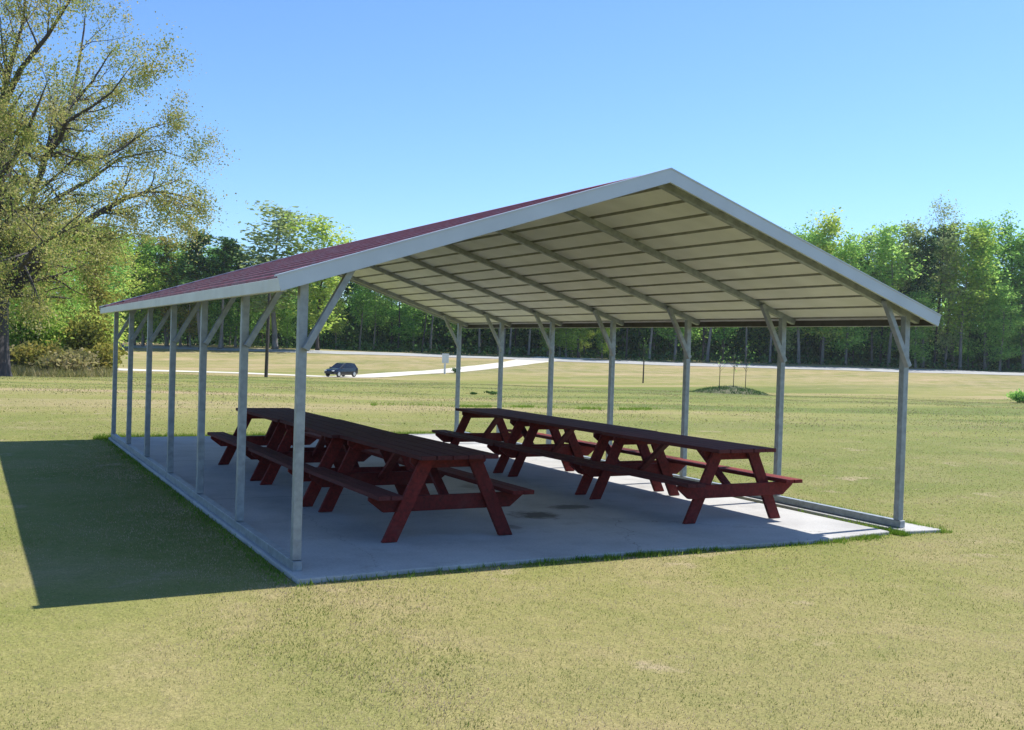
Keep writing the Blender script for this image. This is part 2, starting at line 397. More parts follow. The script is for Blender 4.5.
# corrugated roof panels
TH = .003
def roof_panel(sx):
    n = 12; L = (W / 2 + OV); sp = L / (n - .15)
    prof = []; u = 0.0
    pts = [(0.0, 0.0)]
    for i in range(n):
        c = .08 + i * sp
        if c + .04 > L: break
        pts += [(c - .026, 0), (c - .023, .041), (c + .023, .041), (c + .026, 0)]
    pts.append((L, 0.0))
    y0, y1 = -GV + .004, NL + GV - .004
    mb = MB(); vs = []; N = len(pts); base = .0675
    ys = np.linspace(y0, y1, 7)
    for (uu, h) in pts:                      # uu measured from the eave towards the ridge
        x = -OV + uu; z = zb(x) + base + h
        for t in (0, TH):
            for yy in ys: vs.append((x if sx > 0 else W - x, yy, z + t))
    K = len(ys); fs_r = []; fs_t = []; fs_b = []; fs_e = []
    for i in range(N - 1):
        for j in range(K - 1):
            a = i * 2 * K + j; b_ = (i + 1) * 2 * K + j
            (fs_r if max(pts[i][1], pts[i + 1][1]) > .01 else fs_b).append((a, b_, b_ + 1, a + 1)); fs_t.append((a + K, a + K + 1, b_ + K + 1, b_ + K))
        a = i * 2 * K; b_ = (i + 1) * 2 * K
        fs_e.append((a, a + K, b_ + K, b_)); fs_e.append((a + K - 1, b_ + K - 1, b_ + 2 * K - 1, a + 2 * K - 1))
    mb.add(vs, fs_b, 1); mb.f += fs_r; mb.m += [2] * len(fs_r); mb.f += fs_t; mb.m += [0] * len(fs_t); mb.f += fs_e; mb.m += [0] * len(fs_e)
    return mb.build('roof_panel', [M_red, M_under, M_rib_shade], shelter)
roof_panel(1); roof_panel(-1)
# ridge cap
mb = MB()
zr = ZP + .0675 + .046
for sx in (1, -1):
    a = Vector((W / 2, 0, zr)); e = Vector((W / 2 - sx * .15, 0, zr - .15 * SL))
    mb.add([(a.x, -GV, a.z), (a.x, NL + GV, a.z), (e.x, NL + GV, e.z), (e.x, -GV, e.z), (a.x, -GV, a.z + .003), (a.x, NL + GV, a.z + .003), (e.x, NL + GV, e.z + .003), (e.x, -GV, e.z + .003)],
           [(0, 1, 2, 3), (4, 5, 6, 7), (0, 3, 7, 4), (1, 2, 6, 5), (2, 3, 7, 6)])
mb.build('ridge_cap', M_red, shelter)
# gable trims, each rake its own folded strip
for y, s_ in ((-GV, -1), (NL + GV, 1)):
    for sx in (1, -1):
        xe = -OV - .006; 
        def X(x): return x if sx > 0 else W - x
        mb = MB()
        t = .006; h = .112
        xm = W / 2
        A = [(X(xe), zb(xe)), (X(xm), zb(xm)), (X(xm), zb(xm) + h), (X(xe + -.03), zb(xe - .03) + h)]
        mb.prism(A, 'y', y, y + s_ * t)
        # top flange lying over the panel
        B = [(X(xe - .03), zb(xe - .03) + h + .0005), (X(xm), zb(xm) + h + .0005), (X(xm), zb(xm) + h + .012), (X(xe - .03), zb(xe - .03) + h + .012)]
        mb.prism(B, 'y', y - s_ * .08, y + s_ * .012)
        C_ = [(X(xe), zb(xe) - .004), (X(xm), zb(xm) - .004), (X(xm), zb(xm) - .0005), (X(xe), zb(xe) - .0005)]
        mb.prism(C_, 'y', y - s_ * .02, y + s_ * t)
        mb.build('gable_trim', M_trim, shelter)
for sx in (1, -1):
    xo = -OV - .006 if sx > 0 else W + OV + .006
    mb = MB(); ze = zb(-OV)
    mb.box((xo - sx * .003, NL / 2, ze + .045), (.006, NL + 2 * GV - .004, .09))
    mb.box((xo + sx * .022, NL / 2, ze - .002), (.044, NL + 2 * GV - .004, .004))
    mb.box((xo + sx * .003, NL / 2, ze + .045), (.004, NL + 2 * GV - .010, .084), mi=1)
    mb.box((xo + sx * .02, NL / 2, ze + .0925), (.05, NL + 2 * GV - .13, .004), Matrix.Rotation(-sx * ang, 3, 'Y'))
    mb.build('eave_trim', [M_eave_bounce, M_eave_shade], shelter)

# ------------------------------------------------------------------ picnic tables
def make_table(name, outer_beam, crossed=True, Lt=2.13):
    t = empty(name)
    mb = MB(); n = 5; wt = .76; pw = wt / n
    for i in range(n):
        j = random.uniform(-.006, .006)
        mb.box((-wt / 2 + pw * (i + .5), Lt / 2 + j, .762 - .019), (pw - .008, Lt, .038))
    mb.build('tabletop', M_top, t, bevel=.004)
    for s_ in (-1, 1):
        mb = MB()
        for q in (.585, .70):
            mb.box((s_ * q, Lt / 2 + random.uniform(-.005, .005), .43 - .019), (.108, Lt, .038))
        mb.build('seat', M_wood if s_ > 0 else M_top, t, bevel=.004)
    for e, y in ((0, .20), (1, Lt - .20)):
        o = -1 if e == 0 else 1          # outward
        for s_ in (-1, 1):
            x0, x1 = s_ * .57, s_ * .225
            hw = .07
            P = [(x0 - hw, 0), (x0 + hw, 0), (x1 + hw, .722), (x1 - hw, .722)]
            mb = MB(); mb.prism(P, 'y', y - .019, y + .019); mb.build('leg', M_wood, t, bevel=.004)
        yb = y + o * (.0385 if outer_beam else -.0385)
        mb = MB(); mb.prism([(-.62, .255), (.62, .255), (.755, .36), (.755, .390), (-.755, .390), (-.755, .36)], 'y', yb - .019, yb + .019)
        mb.build('seat_support', M_wood, t, bevel=.004)
        mb = MB(); mb.prism([(-.31, .63), (.31, .63), (.37, .68), (.37, .7225), (-.37, .7225), (-.37, .68)], 'y', y - o * .058 - .019, y - o * .058 + .019)
        mb.build('top_support', M_wood, t, bevel=.004)
        # diagonal brace from the support up to the middle of the top
        mb = MB(); mb.bar((0, y - o * .08, .34), (0, y - o * .60, .715), .085, .038, up=(0, -o * .6, .8)); mb.build('diagonal_brace', M_wood, t, bevel=.004)
    return t
T1 = make_table('picnic_table', True)
T2 = make_table('picnic_table', False)
grpR = 'red picnic tables in the right hand row'; grpL = 'red picnic tables in the left hand row'
spotsR = [(4.84, .62, 1.0, 'red wooden picnic table at the sunlit near end of the right row'),
          (4.84, 2.72, .2, 'red wooden picnic table in the middle of the right row'),
          (4.81, 4.84, -.6, 'dark red picnic table at the far end of the right row')]
spotsL = [(1.62, .60, .9, 'dark red picnic table at the near end of the left row in shade'),
          (1.50, 2.70, -.8, 'dark red picnic table in the middle of the left row in shade'),
          (1.50, 4.82, .5, 'dark red picnic table at the far end of the left row by the left posts')]
for spots, T, grp in ((spotsR, T1, grpR), (spotsL, T2, grpL)):
    for i, (x, y, a, lab) in enumerate(spots):
        o = T if i == 0 else copy_tree(T)
        o.location = (x, y, .003 ); o.rotation_euler = (0, 0, R(a)); tag(o, lab, 'picnic table', grp)

# ------------------------------------------------------------------ grass blades near the camera
def blades(n, dmin, dmax, h0, h1, w, seed, reject=None, power=1.0, width_fn=None):
    r = np.random.default_rng(seed)
    d = dmin + (dmax - dmin) * r.random(n) ** power
    half = d * .53 + .6
    l = (r.random(n) * 2 - 1) * half
    x = CAM[0] + d * HX + l * HY; y = CAM[1] + d * HY - l * HX
    keep = np.ones(n, bool)
    keep &= ~((x > -.075) & (x < 6.04) & (y > -.25) & (y < NL + .09))
    keep &= ~((x > 6.2) & (x < 6.65) & (y > -.23) & (y < NL + .2))
    keep &= r.random(n) < 1 - np.clip((d - 10) / 23, 0, 1) ** .8
    x = x[keep]; y = y[keep]; d = d[keep]; n = len(x)
    return blade_verts(x, y, ground_z(x, y), h0, h1, w * np.clip(d / 8, .8, 2.2), r)
def blade_verts(x, y, z, h0, h1, w, r):
    n = len(x); a = r.random(n) * 2 * np.pi; h = h0 + (h1 - h0) * r.random(n) ** 1.5
    ln = r.random(n) * .9 * h; b = r.random(n) * 2 * np.pi
    P = np.stack([x, y, z - .004], -1); side = np.stack([np.cos(a), np.sin(a), np.zeros(n)], -1) * (np.asarray(w) * (.6 + .8 * r.random(n)) / 2)[:, None]
    tip = P + np.stack([np.cos(b) * ln, np.sin(b) * ln, h], -1)
    return np.stack([P - side, P + side, tip], 1)
V = np.concatenate([blades(680000, 4.2, 34, .006, .021, .0065, 3, power=1.25)])
o = link('lawn_grass', np_mesh('lawn_grass', V, 3, L_blade)); tag(o, kind='stuff')
# coarser tufts further out over the field
r = np.random.default_rng(21); n = 260000; d = 22 + 78 * r.random(n) ** .9; l = (r.random(n) * 2 - 1) * (d * .53 + 1)
x = CAM[0] + d * HX + l * HY; y = CAM[1] + d * HY - l * HX
pt = np.sin(x * .9 + 2 * np.sin(y * .31)) * np.sin(y * .7 + 1.7 * np.sin(x * .23)) + .6 * np.sin(l * .21 + 1) * np.sin(d * .5 + np.sin(l * .1))
k = (r.random(n) < np.clip(.42 + .4 * pt, .06, 1) * np.clip((d - 20) / 12, 0, 1)) & ~((x > -.1) & (x < 6.8) & (y < NL + .2)); x = x[k]; y = y[k]; d = d[k]
o = link('field_grass', np_mesh('field_grass', blade_verts(x, y, ground_z(x, y), .012, .05, .016 + d * .00045, r), 3, L_blade)); tag(o, kind='stuff')
# fresh green fringe where the mower cannot reach along the slab
r = np.random.default_rng(5); n = 16000
xx = r.random(n) * 6.9 - .1
dens = .05 + .6 * (np.sin(xx * 17 + 2 * np.sin(xx * 5)) * .5 + .6) * np.clip(np.sin(xx * 2.3 + 1.0) * .5 + .55, 0, 1) * ((xx > 1.2) & (xx < 5.8))
k = r.random(n) < dens; xx = xx[k]
yy = .02 * np.sin(xx * 9 + np.sin(xx * 23)) * (xx < 4.3) + np.interp(xx, [-.07, .75, 1.66, 2.65, 3.6, 4.3, 4.86, 6.02, 6.2, 6.7], [-.32, -.26, -.225, -.215, -.235, -.27, -.30, -.17, -.2, -.24]) - .012 - np.abs(r.normal(0, .055, len(xx))) * (.5 + r.random(len(xx)))
V1 = blade_verts(xx, yy, ground_z(xx, yy), .02, .06, np.full(len(xx), .009), r)
n = 5000; xx = 6.05 + r.random(n) * .13; yy = -.3 + r.random(n) * 1.6; k = r.random(n) < .6 * np.exp(-np.abs(yy + .2) * 2.5); xx = xx[k]; yy = yy[k]
V2 = blade_verts(xx, yy, ground_z(xx, yy), .03, .075, np.full(len(xx), .009), r)
n = 9000; yy = r.random(n) * (NL + .5) - .3; xx = 6.60 - .012 * yy + np.abs(r.normal(0, .07, n)) + .03
V3 = blade_verts(xx, yy, ground_z(xx, yy), .03, .08, np.full(n, .01), r)
n = 3200; yy = r.random(n) * (NL + .5) - .3; xx = -.08 - np.abs(r.normal(0, .07, n))
V4 = blade_verts(xx, yy, ground_z(xx, yy), .01, .04, np.full(n, .01), r)
n = 9000; xx = r.random(n) * 7 - .3; yy = NL + .09 + np.abs(r.normal(0, .08, n))
V5 = blade_verts(xx, yy, ground_z(xx, yy), .03, .12, np.full(n, .012), r)
o = link('edge_grass', np_mesh('edge_grass', np.concatenate([V1, V2, V3, V4, V5]), 3, L_green)); tag(o, kind='stuff')

# ------------------------------------------------------------------ trees
def leaf_cards(C, size, r, flat=0.0):
    """one irregular four cornered leaf clump per centre"""
    n = len(C)
    a = r.normal(size=(n, 3)); a[:, 2] *= 1 - flat; a /= np.linalg.norm(a, axis=1)[:, None]
    b = r.normal(size=(n, 3)); b -= (b * a).sum(1)[:, None] * a; b /= np.linalg.norm(b, axis=1)[:, None]
    s_ = (size * (.55 + .9 * r.random(n)))[:, None] / 2
    k = .45 + .5 * r.random((n, 4, 1))
    return np.stack([C - a * s_ * k[:, 0] * 1.5, C - b * s_ * k[:, 1], C + a * s_ * k[:, 2] * 1.5, C + b * s_ * k[:, 3]], 1)
def make_branches(mb, root_pts, rnd, levels, spread, tips, rad0, shrink=.62, nchild=(3, 5), up=.25, seg=5):
    """root_pts: a limb polyline; grows side branches recursively; end points are collected in tips"""
    def grow(p, d, L, rad, lv):
        pts = [p]; rr = [rad]; q = p.copy(); dd = d.copy(); ns = 4
        for i in range(ns):
            dd = (dd + Vector((rnd.gauss(0, .16), rnd.gauss(0, .16), rnd.gauss(0, .12) + up * .12))).normalized()
            q = q + dd * L / ns; pts.append(q.copy()); rr.append(rad * (1 - .75 * (i + 1) / ns))
        mb.tube(pts, rr, seg if lv > 1 else 3, cap=False)
        if lv <= 1:
            tips.extend(pts[1:]); return
        if lv == 2: tips.extend(pts[3:])
        for c in range(rnd.randint(*nchild)):
            i = rnd.randint(1, ns); t = rnd.random()
            a = pts[i - 1].lerp(pts[i], t)
            ax = Vector((rnd.gauss(0, 1), rnd.gauss(0, 1), rnd.gauss(0, 1))).cross(dd).normalized()
            nd = (dd * math.cos(spread) + ax * math.sin(spread) * rnd.uniform(.6, 1.3)).normalized()
            grow(a, nd, L * shrink * rnd.uniform(.75, 1.2), rr[i] * .6 + rad * .12, lv - 1)
    pts = root_pts; n = len(pts)
    rr = [rad0 * (1 - .96 * i / (n - 1)) ** .85 for i in range(n)]
    mb.tube(pts, rr, 8, cap=False)
    tot = sum((pts[i + 1] - pts[i]).length for i in range(n - 1))
    for i in range(1, n):
        for c in range(rnd.randint(*nchild)):
            t = rnd.random(); a = pts[i - 1].lerp(pts[i], t); dd = (pts[i] - pts[i - 1]).normalized()
            ax = Vector((rnd.gauss(0, 1), rnd.gauss(0, 1), rnd.gauss(0, 1))).cross(dd).normalized()
            nd = (dd * math.cos(spread) + ax * math.sin(spread) * rnd.uniform(.7, 1.3)).normalized()
            grow(a, nd, tot * .27 * rnd.uniform(.7, 1.2) * (1 - .35 * i / n), rr[i] * .6, levels)
    tips.append(pts[-1])

def tree_meshes(kind, seed, H=20.0):
    """returns (trunk mesh, crown mesh) of a tree standing on the origin"""
    rnd = random.Random(seed); r = np.random.default_rng(seed)
    mb = MB(); tips = []
    lean = Vector((rnd.uniform(-.04, .04), rnd.uniform(-.04, .04), 1))
    def tp(h): return Vector((lean.x * h + math.sin(h * .35 + seed) * .12, lean.y * h + math.cos(h * .3 + seed) * .12 - .12 * math.cos(seed), h))
    hs = [H * q for q in (0, .03, .12, .3, .5, .7, .86, 1)]
    r0 = H * .0085
    r0 *= rnd.uniform(.75, 1.15); bark = B_grey if seed % 2 else B_dark
    prof = [1.5, 1.08, .95, .82, .62, .42, .22, .06]
    mb.tube([tp(h) for h in hs], [r0 * q for q in prof], 7)
    if kind == 'pine':
        low, n, spr, csz = .5, 24, 2.2, .33
    elif kind == 'bare':
        low, n, spr, csz = .40, 20, 3.2, .2
    elif kind == 'low':
        low, n, spr, csz = .10, 34, 3.4, .31
    else:
        low, n, spr, csz = rnd.choice((.08, .16, .25, .36, .12)), 33, 3.0, .32
    for i in range(n):
        q = low + (1 - low) * (i + rnd.random()) / n; h = H * q
        a = rnd.uniform(0, 2 * math.pi)
        if kind == 'pine': el = rnd.uniform(-.1, .5); L = spr * (1.15 - (q - low) / (1 - low)) * rnd.uniform(.6, 1.2) + .4
        else: el = rnd.uniform(.3, 1.0); L = spr * math.sin(math.pi * min(1, (q - low) / (1 - low) * .72 + .2)) ** .7 * rnd.uniform(.6, 1.3)
        p = tp(h); d = Vector((math.cos(a) * math.cos(el), math.sin(a) * math.cos(el), math.sin(el)))
        pts = [p]; dd = d
        for k in range(3):
            dd = (dd + Vector((rnd.gauss(0, .2), rnd.gauss(0, .2), rnd.gauss(0, .1) + .08))).normalized(); pts.append(pts[-1] + dd * L / 3)
        mb.tube(pts, [r0 * .3 * (1.1 - q), r0 * .2 * (1.1 - q) + .01, .02, .01], 4, cap=False)
        tips += pts[1:]
        for m_ in range(5 if kind == 'bare' else 3):
            s0 = pts[rnd.randint(1, 3)]; e = s0 + Vector((rnd.gauss(0, .7), rnd.gauss(0, .7), rnd.gauss(.5, .5))) * (1.1 if kind != 'pine' else .6)
            mb.tube([s0, e], [.02, .007], 3, cap=False); tips.append(e); tips.append((s0 + e) / 2)
    T = np.array([tuple(t) for t in tips])
    per = {'pine': 18, 'bare': 12, 'low': 22, 'leafy': 17}[kind]
    sg = {'pine': .36, 'bare': .5, 'low': .52, 'leafy': .50}[kind]
    # clumps thin out in places so the sky shows through
    w = r.random(len(T)) ** .7
    cnt = (w * per * 1.5).astype(int) + 1
    C = np.repeat(T, cnt, 0) + r.normal(size=(cnt.sum(), 3)) * sg * np.array([1, 1, .75])
    C = C[C[:, 2] > .3]
    V = leaf_cards(C, np.full(len(C), csz), r)
    mat = {'pine': L_pine, 'bare': L_pale, 'low': L_mid, 'leafy': L_mid}[kind]
    return mb.mesh('trunk', bark, True), np_mesh('crown', V, 4, mat)

PROTO = {}
for kind, seeds in (('leafy', (1, 2, 3, 4, 5)), ('low', (11, 12, 13)), ('pine', (21, 22, 23)), ('bare', (31, 32))):
    for s_ in seeds:
        tm, cm = tree_meshes(kind, s_)
        PROTO.setdefault(kind, []).append((tm, cm))
        if kind in ('leafy', 'low'):
            c2 = cm.copy(); c2.materials[0] = L_yel; PROTO.setdefault(kind + '_yellow', []).append((tm, c2))
        if kind == 'leafy':
            c3 = cm.copy(); c3.materials[0] = L_pale; PROTO.setdefault('pale', []).append((tm, c3))
            c4 = cm.copy(); c4.materials[0] = L_rust; PROTO.setdefault('rusty', []).append((tm, c4))
NAMES = {'leafy': ('broadleaf_tree', 'mid green broadleaf tree'), 'low': ('broadleaf_tree', 'low leafed green tree'),
         'leafy_yellow': ('broadleaf_tree', 'yellow green broadleaf tree'), 'low_yellow': ('broadleaf_tree', 'yellow green bushy tree'),
         'pine': ('pine_tree', 'dark bare trunked pine'), 'bare': ('bare_tree', 'thin half bare grey tree'),
         'pale': ('broadleaf_tree', 'pale green broadleaf tree'), 'rusty': ('broadleaf_tree', 'olive brown broadleaf tree')}
ZONES = [(-400, 113, 'left of the far left shelter post'), (113, 241, 'behind the far left posts'), (241, 298, 'between the two nearest left posts'),
         (298, 459, 'between the left and right posts'), (459, 500, 'through the first right bay from back'), (500, 551, 'through the second right bay from back'),
         (551, 612, 'through the third right bay from back'), (612, 685, 'through the fourth right bay from back'),
         (685, 781, 'through the fifth right bay from back'), (781, 899, 'through the nearest right bay'), (899, 3000, 'right of the nearest right post')]
TREES = []
def plant(kind, px, d, H, wscale=1.0, label=None, seed=None, rnd=random):
    lst = PROTO[kind]; tm, cm = lst[(seed if seed is not None else rnd.randrange(99)) % len(lst)]
    p = at(px, d)
    nm, lab = NAMES[kind]
    t = empty(nm, (p.x, p.y, p.z - .05), rnd.uniform(0, 6.283)); s_ = H / 20
    t.scale = (s_ * wscale, s_ * wscale, s_)
    link('trunk', tm, t); link('crown', cm, t)
    t['category'] = 'tree'; t['group'] = 'trees along the edge of the far wood' if d > 120 else 'trees by the left edge of the field'
    if label: t['label'] = label
    else: TREES.append((kind, px, t))
    return t
rw = random.Random(42)
def top_height(px):
    """height of the wood's skyline along the picture, metres"""
    return float(np.interp(px, [-100, 100, 150, 200, 330, 420, 500, 600, 700, 790, 820, 860, 905, 935, 970, 1024, 1150],
                               [11, 12, 13, 14, 15.0, 16, 17.5, 19, 20, 20.5, 21, 20, 21.5, 22, 22, 21.5, 21]))
# front edge of the wood
px = 120.0
while px < 1075:
    d = rw.uniform(157, 163) if px > 230 else rw.uniform(150, 160)
    H = top_height(px) * rw.uniform(.86, 1.0)
    q = rw.random()
    if px > 780: kind = 'leafy' if q < .32 else 'leafy_yellow' if q < .50 else 'low' if q < .76 else 'pine' if q < .82 else 'pale' if q < .93 else 'bare'
    elif px > 520 and px < 600: kind = 'low_yellow' if q < .5 else 'leafy_yellow' if q < .7 else 'leafy'
    else: kind = 'pine' if q < .28 else 'leafy' if q < .7 else 'low' if q < .78 else 'leafy_yellow' if q < .9 else 'bare'
    if 225 < px < 350: H *= .84
    plant(kind, px, d, H, rw.uniform(1.05, 1.5), rnd=rw)
    px += rw.choice((6, 9, 14, 19, 24))
for x_, h_ in ((548, 8.5), (566, 10), (584, 9), (602, 7.5), (915, 11), (968, 10), (1000, 12)):
    plant('low_yellow' if x_ < 700 else 'low', x_, 156 + (x_ % 5), h_, 1.7, rnd=rw)
px = 110.0
while px < 1080:
    d = rw.uniform(166, 173); H = top_height(px) * rw.uniform(.85, 1.04); q = rw.random()
    kind = 'leafy' if q < .45 else 'pine' if q < .65 else 'pale' if q < .78 else 'leafy_yellow' if q < .92 else 'bare'
    if 225 < px < 350: H *= .84
    plant(kind, px, d, H, rw.uniform(1.1, 1.6), rnd=rw); px += rw.uniform(13, 24)
plant('bare', 935, 159, 24.5, .95, 'tallest tree of the wood, thin grey airy crown above the right end', 1, rw)
plant('leafy_yellow', 822, 158, 21.5, 1.3, 'round topped yellow green tree just above the right roof slope', 2, rw)
plant('pale', 274, 150, 19.6, 2.3, 'tall airy spring green tree rising above the left roof slope', 0, rw)
plant('leafy_yellow', 318, 151, 17.6, 1.9, 'small bright green tree top touching the left roof slope', 3, rw)
plant('pine', 200, 146, 16.2, 2.0, 'dark rounded evergreen above the far left roof corner', 0, rw)
plant('pine', 219, 147, 15.0, 1.8, 'dark evergreen just right of the rounded one above the roof corner', 2, rw)
# the nearer trees on the left behind the oak
for (k_, x_, d_, H_, w_) in (('low_yellow', 20, 92, 13, 1.1), ('rusty', 48, 88, 11.5, 1.1), ('low', 12, 98, 14, 1.2), ('low_yellow', 45, 84, 9.0, 1.0), ('leafy_yellow', 92, 100, 13.5, 1.2), ('rusty', 88, 92, 11, 1.3),
                             ('low', 70, 104, 13, 1.1), ('low_yellow', 120, 146, 15, 1.6), ('rusty', 134, 150, 15.5, 1.5), ('low', 150, 149, 14.5, 1.6), ('rusty', 166, 150, 15, 1.5), ('low', 180, 151, 14.2, 1.5), ('low', 222, 152, 14.2, 1.5), ('pine', 236, 153, 13.5, 1.5),
                             ('low_yellow', 142, 147, 12.5, 1.5), ('low', 205, 150, 12, 1.5), ('rusty', 190, 148, 11.5, 1.4), ('low', 248, 154, 12.5, 1.4), ('low', -40, 95, 13, 1.3), ('low_yellow', -80, 92, 12, 1.3), ('leafy', 30, 110, 15, 1.3), ('leafy', 100, 125, 15, 1.4), ('low', 62, 95, 9, 1.0), ('low', 84, 140, 15, 1.6), ('low_yellow', 108, 135, 13.5, 1.5)):
    plant(k_, x_, d_, H_, w_, rnd=rw)
ORD = ['leftmost', 'second', 'third', 'fourth', 'fifth', 'sixth', 'seventh', 'eighth', 'ninth', 'tenth', 'eleventh', 'twelfth', 'thirteenth', 'fourteenth']
from collections import defaultdict
bins = defaultdict(list)
for kind, px, t in TREES:
    zi = [z for z in ZONES if z[0] <= px < z[1]][0][2]; bins[(kind, zi)].append((px, t))
for (kind, z), lst in bins.items():
    lst.sort(key=lambda q: q[0])
    for i, (px, t) in enumerate(lst):
        base = NAMES[kind][1]
        t['label'] = (base + ' ' + z) if len(lst) == 1 else (ORD[i] + (' ' if i == 0 else ' from left, ') + base + ' ' + z)

# deep wood behind, one mass
def woodland():
    r = np.random.default_rng(77); n = 90000
    d = 178 + 26 * r.random(n); px = -150 + 1500 * r.random(n)
    x = CAM[0] + d * (F_[0] + R2[0] * (px - 512) / FPX); y = CAM[1] + d * (F_[1] + R2[1] * (px - 512) / FPX)
    tops = np.interp(px, [-150, 100, 200, 330, 500, 600, 700, 820, 935, 1350], [9, 10.5, 11.5, 11.5, 14, 16, 18, 19, 20, 19.5]) * (.8 + .12 * np.sin(px * .09) + .12 * np.sin(px * .041 + 2))
    z = ground_z(x, y) + tops * r.random(n) ** np.where(r.random(n) < .5, 1.0, 1.9)
    return leaf_cards(np.stack([x, y, z], -1), np.full(n, .85) + (z < 7 + ground_z(x, y)) * .5, r), r
Vw, r = woodland()
wo = link('woodland', np_mesh('woodland', Vw, 4, L_mid)); tag(wo, kind='stuff')
mb = MB(); rt = random.Random(3)
for i in range(420):
    p = at(rt.uniform(-150, 1350), rt.uniform(174, 200)); h = rt.uniform(9, 16)
    mb.tube([p, p + Vector((rt.uniform(-.5, .5), rt.uniform(-.5, .5), h))], [rt.uniform(.1, .2), .06], 5, cap=False)
wt_ = mb.build('woodland_trunks', B_dark); tag(wt_, kind='stuff')
# undergrowth along the foot of the wood
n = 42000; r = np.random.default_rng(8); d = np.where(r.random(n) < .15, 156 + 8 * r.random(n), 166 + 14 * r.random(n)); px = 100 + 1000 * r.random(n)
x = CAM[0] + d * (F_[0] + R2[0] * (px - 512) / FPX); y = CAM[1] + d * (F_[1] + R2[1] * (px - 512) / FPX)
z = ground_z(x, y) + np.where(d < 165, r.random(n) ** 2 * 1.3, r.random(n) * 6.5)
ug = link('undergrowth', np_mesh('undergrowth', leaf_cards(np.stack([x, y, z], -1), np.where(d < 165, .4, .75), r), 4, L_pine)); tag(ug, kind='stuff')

# ------------------------------------------------------------------ the big oak at the left
def big_oak():
    D = 62.0; base = at(-5, D)
    root = empty('oak_tree', base)
    tag(root, 'big spreading oak with dark limbs and sparse new leaves at the left edge', 'tree')
    rnd = random.Random(5); r = np.random.default_rng(5)
    def P(px, py, dd=0.0):
        d = D + dd; q = CAM + d * (F_ + R2 * (px - 512) / FPX - U2 * (py - 365) / FPX)
        return Vector(q) - base
    mb = MB(); tips = []
    trunk = [Vector((0, 0, -.3)), Vector((0, 0, .3)), Vector((.02, 0, 1.5)), P(-4, 320), P(-4, 292), P(-6, 262)]
    mb.tube(trunk, [1.05, .86, .72, .68, .72, .5], 12, cap=False)
    limbs = [
        ([P(-4, 300), P(18, 286), P(32, 262), P(62, 236), P(100, 212), P(125, 198), P(150, 191), P(175, 194), P(196, 200)], .34, .1, 0),
        ([P(-4, 292), P(8, 262), P(24, 225, 2), P(42, 170, 3), P(48, 148, 3), P(66, 112, 4), P(92, 82, 5), P(112, 50, 5)], .34, .3, 1),
        ([P(42, 160, 3), P(60, 140, 1), P(66, 122, 0), P(90, 108, -1), P(112, 92, -2), P(134, 62, -3)], .20, .3, 2),
        ([P(44, 158, 3), P(66, 150, 4), P(95, 160, 5), P(120, 150, 6), P(150, 128, 7), P(172, 122, 8)], .18, .2, 2),
        ([P(26, 222, 2), P(60, 196, 5), P(90, 180, 7), P(120, 158, 8), P(160, 150, 9), P(190, 160, 10)], .18, .15, 2),
        ([P(-6, 270), P(-2, 200, -2), P(2, 150, -3), P(2, 100, -4), P(12, 60, -4), P(24, 20, -4), P(26, -30, -5)], .36, .4, 1),
        ([P(2, 110, -3), P(20, 70, -5), P(48, 35, -6), P(70, 0, -7), P(80, -35, -7)], .2, .4, 2),
        ([P(-4, 285), P(20, 268, -4), P(34, 250, -7), P(60, 232, -9), P(80, 225, -11)], .24, .1, 1),
        ([P(-5, 280), P(10, 250, 4), P(30, 236, 8), P(70, 222, 11), P(104, 224, 13), P(150, 232, 14)], .22, .05, 1),
        ([P(-6, 275), P(-40, 230, 2), P(-80, 190, 3), P(-120, 160, 4), P(-160, 150, 4)], .36, .2, 1),
        ([P(-6, 265), P(-30, 190, -3), P(-50, 120, -5), P(-60, 50, -6), P(-60, -20, -6)], .36, .4, 1),
        ([P(-6, 262), P(-10, 200, 4), P(-16, 130, 6), P(-20, 60, 7), P(-10, -10, 8)], .36, .4, 1),
        ([P(-5, 285), P(-30, 262, -5), P(-60, 245, -9), P(-110, 240, -12)], .26, .1, 1),
        ([P(48, 150, 3), P(70, 110, 7), P(78, 70, 9), P(84, 30, 10), P(86, 5, 10)], .2, .3, 2),
        ([P(-3, 180, -2), P(20, 150, -6), P(36, 110, -8), P(50, 75, -9)], .18, .3, 2),
    ]
    for pts, rad, up, g_ in limbs:
        make_branches(mb, pts, rnd, 2, .75, tips, rad * .9, .62, (2, 4), up)
    mb.build('trunk', B_oak, root, smooth=True)
    T = np.array([tuple(t) for t in tips]); w = r.random(len(T))
    low = T[:, 2] < 10.5
    cnt = (3 + w ** 2.2 * np.where(low, 175, 112)).astype(int)
    C = np.repeat(T, cnt, 0) + r.normal(size=(cnt.sum(), 3)) * np.repeat(.2 + .3 * r.random(len(T)), cnt)[:, None]
    print('oak tips', len(T), 'leaves', len(C))
    link('crown', np_mesh('crown', leaf_cards(C, np.full(len(C), .118), r), 4, L_oak), root)
big_oak()

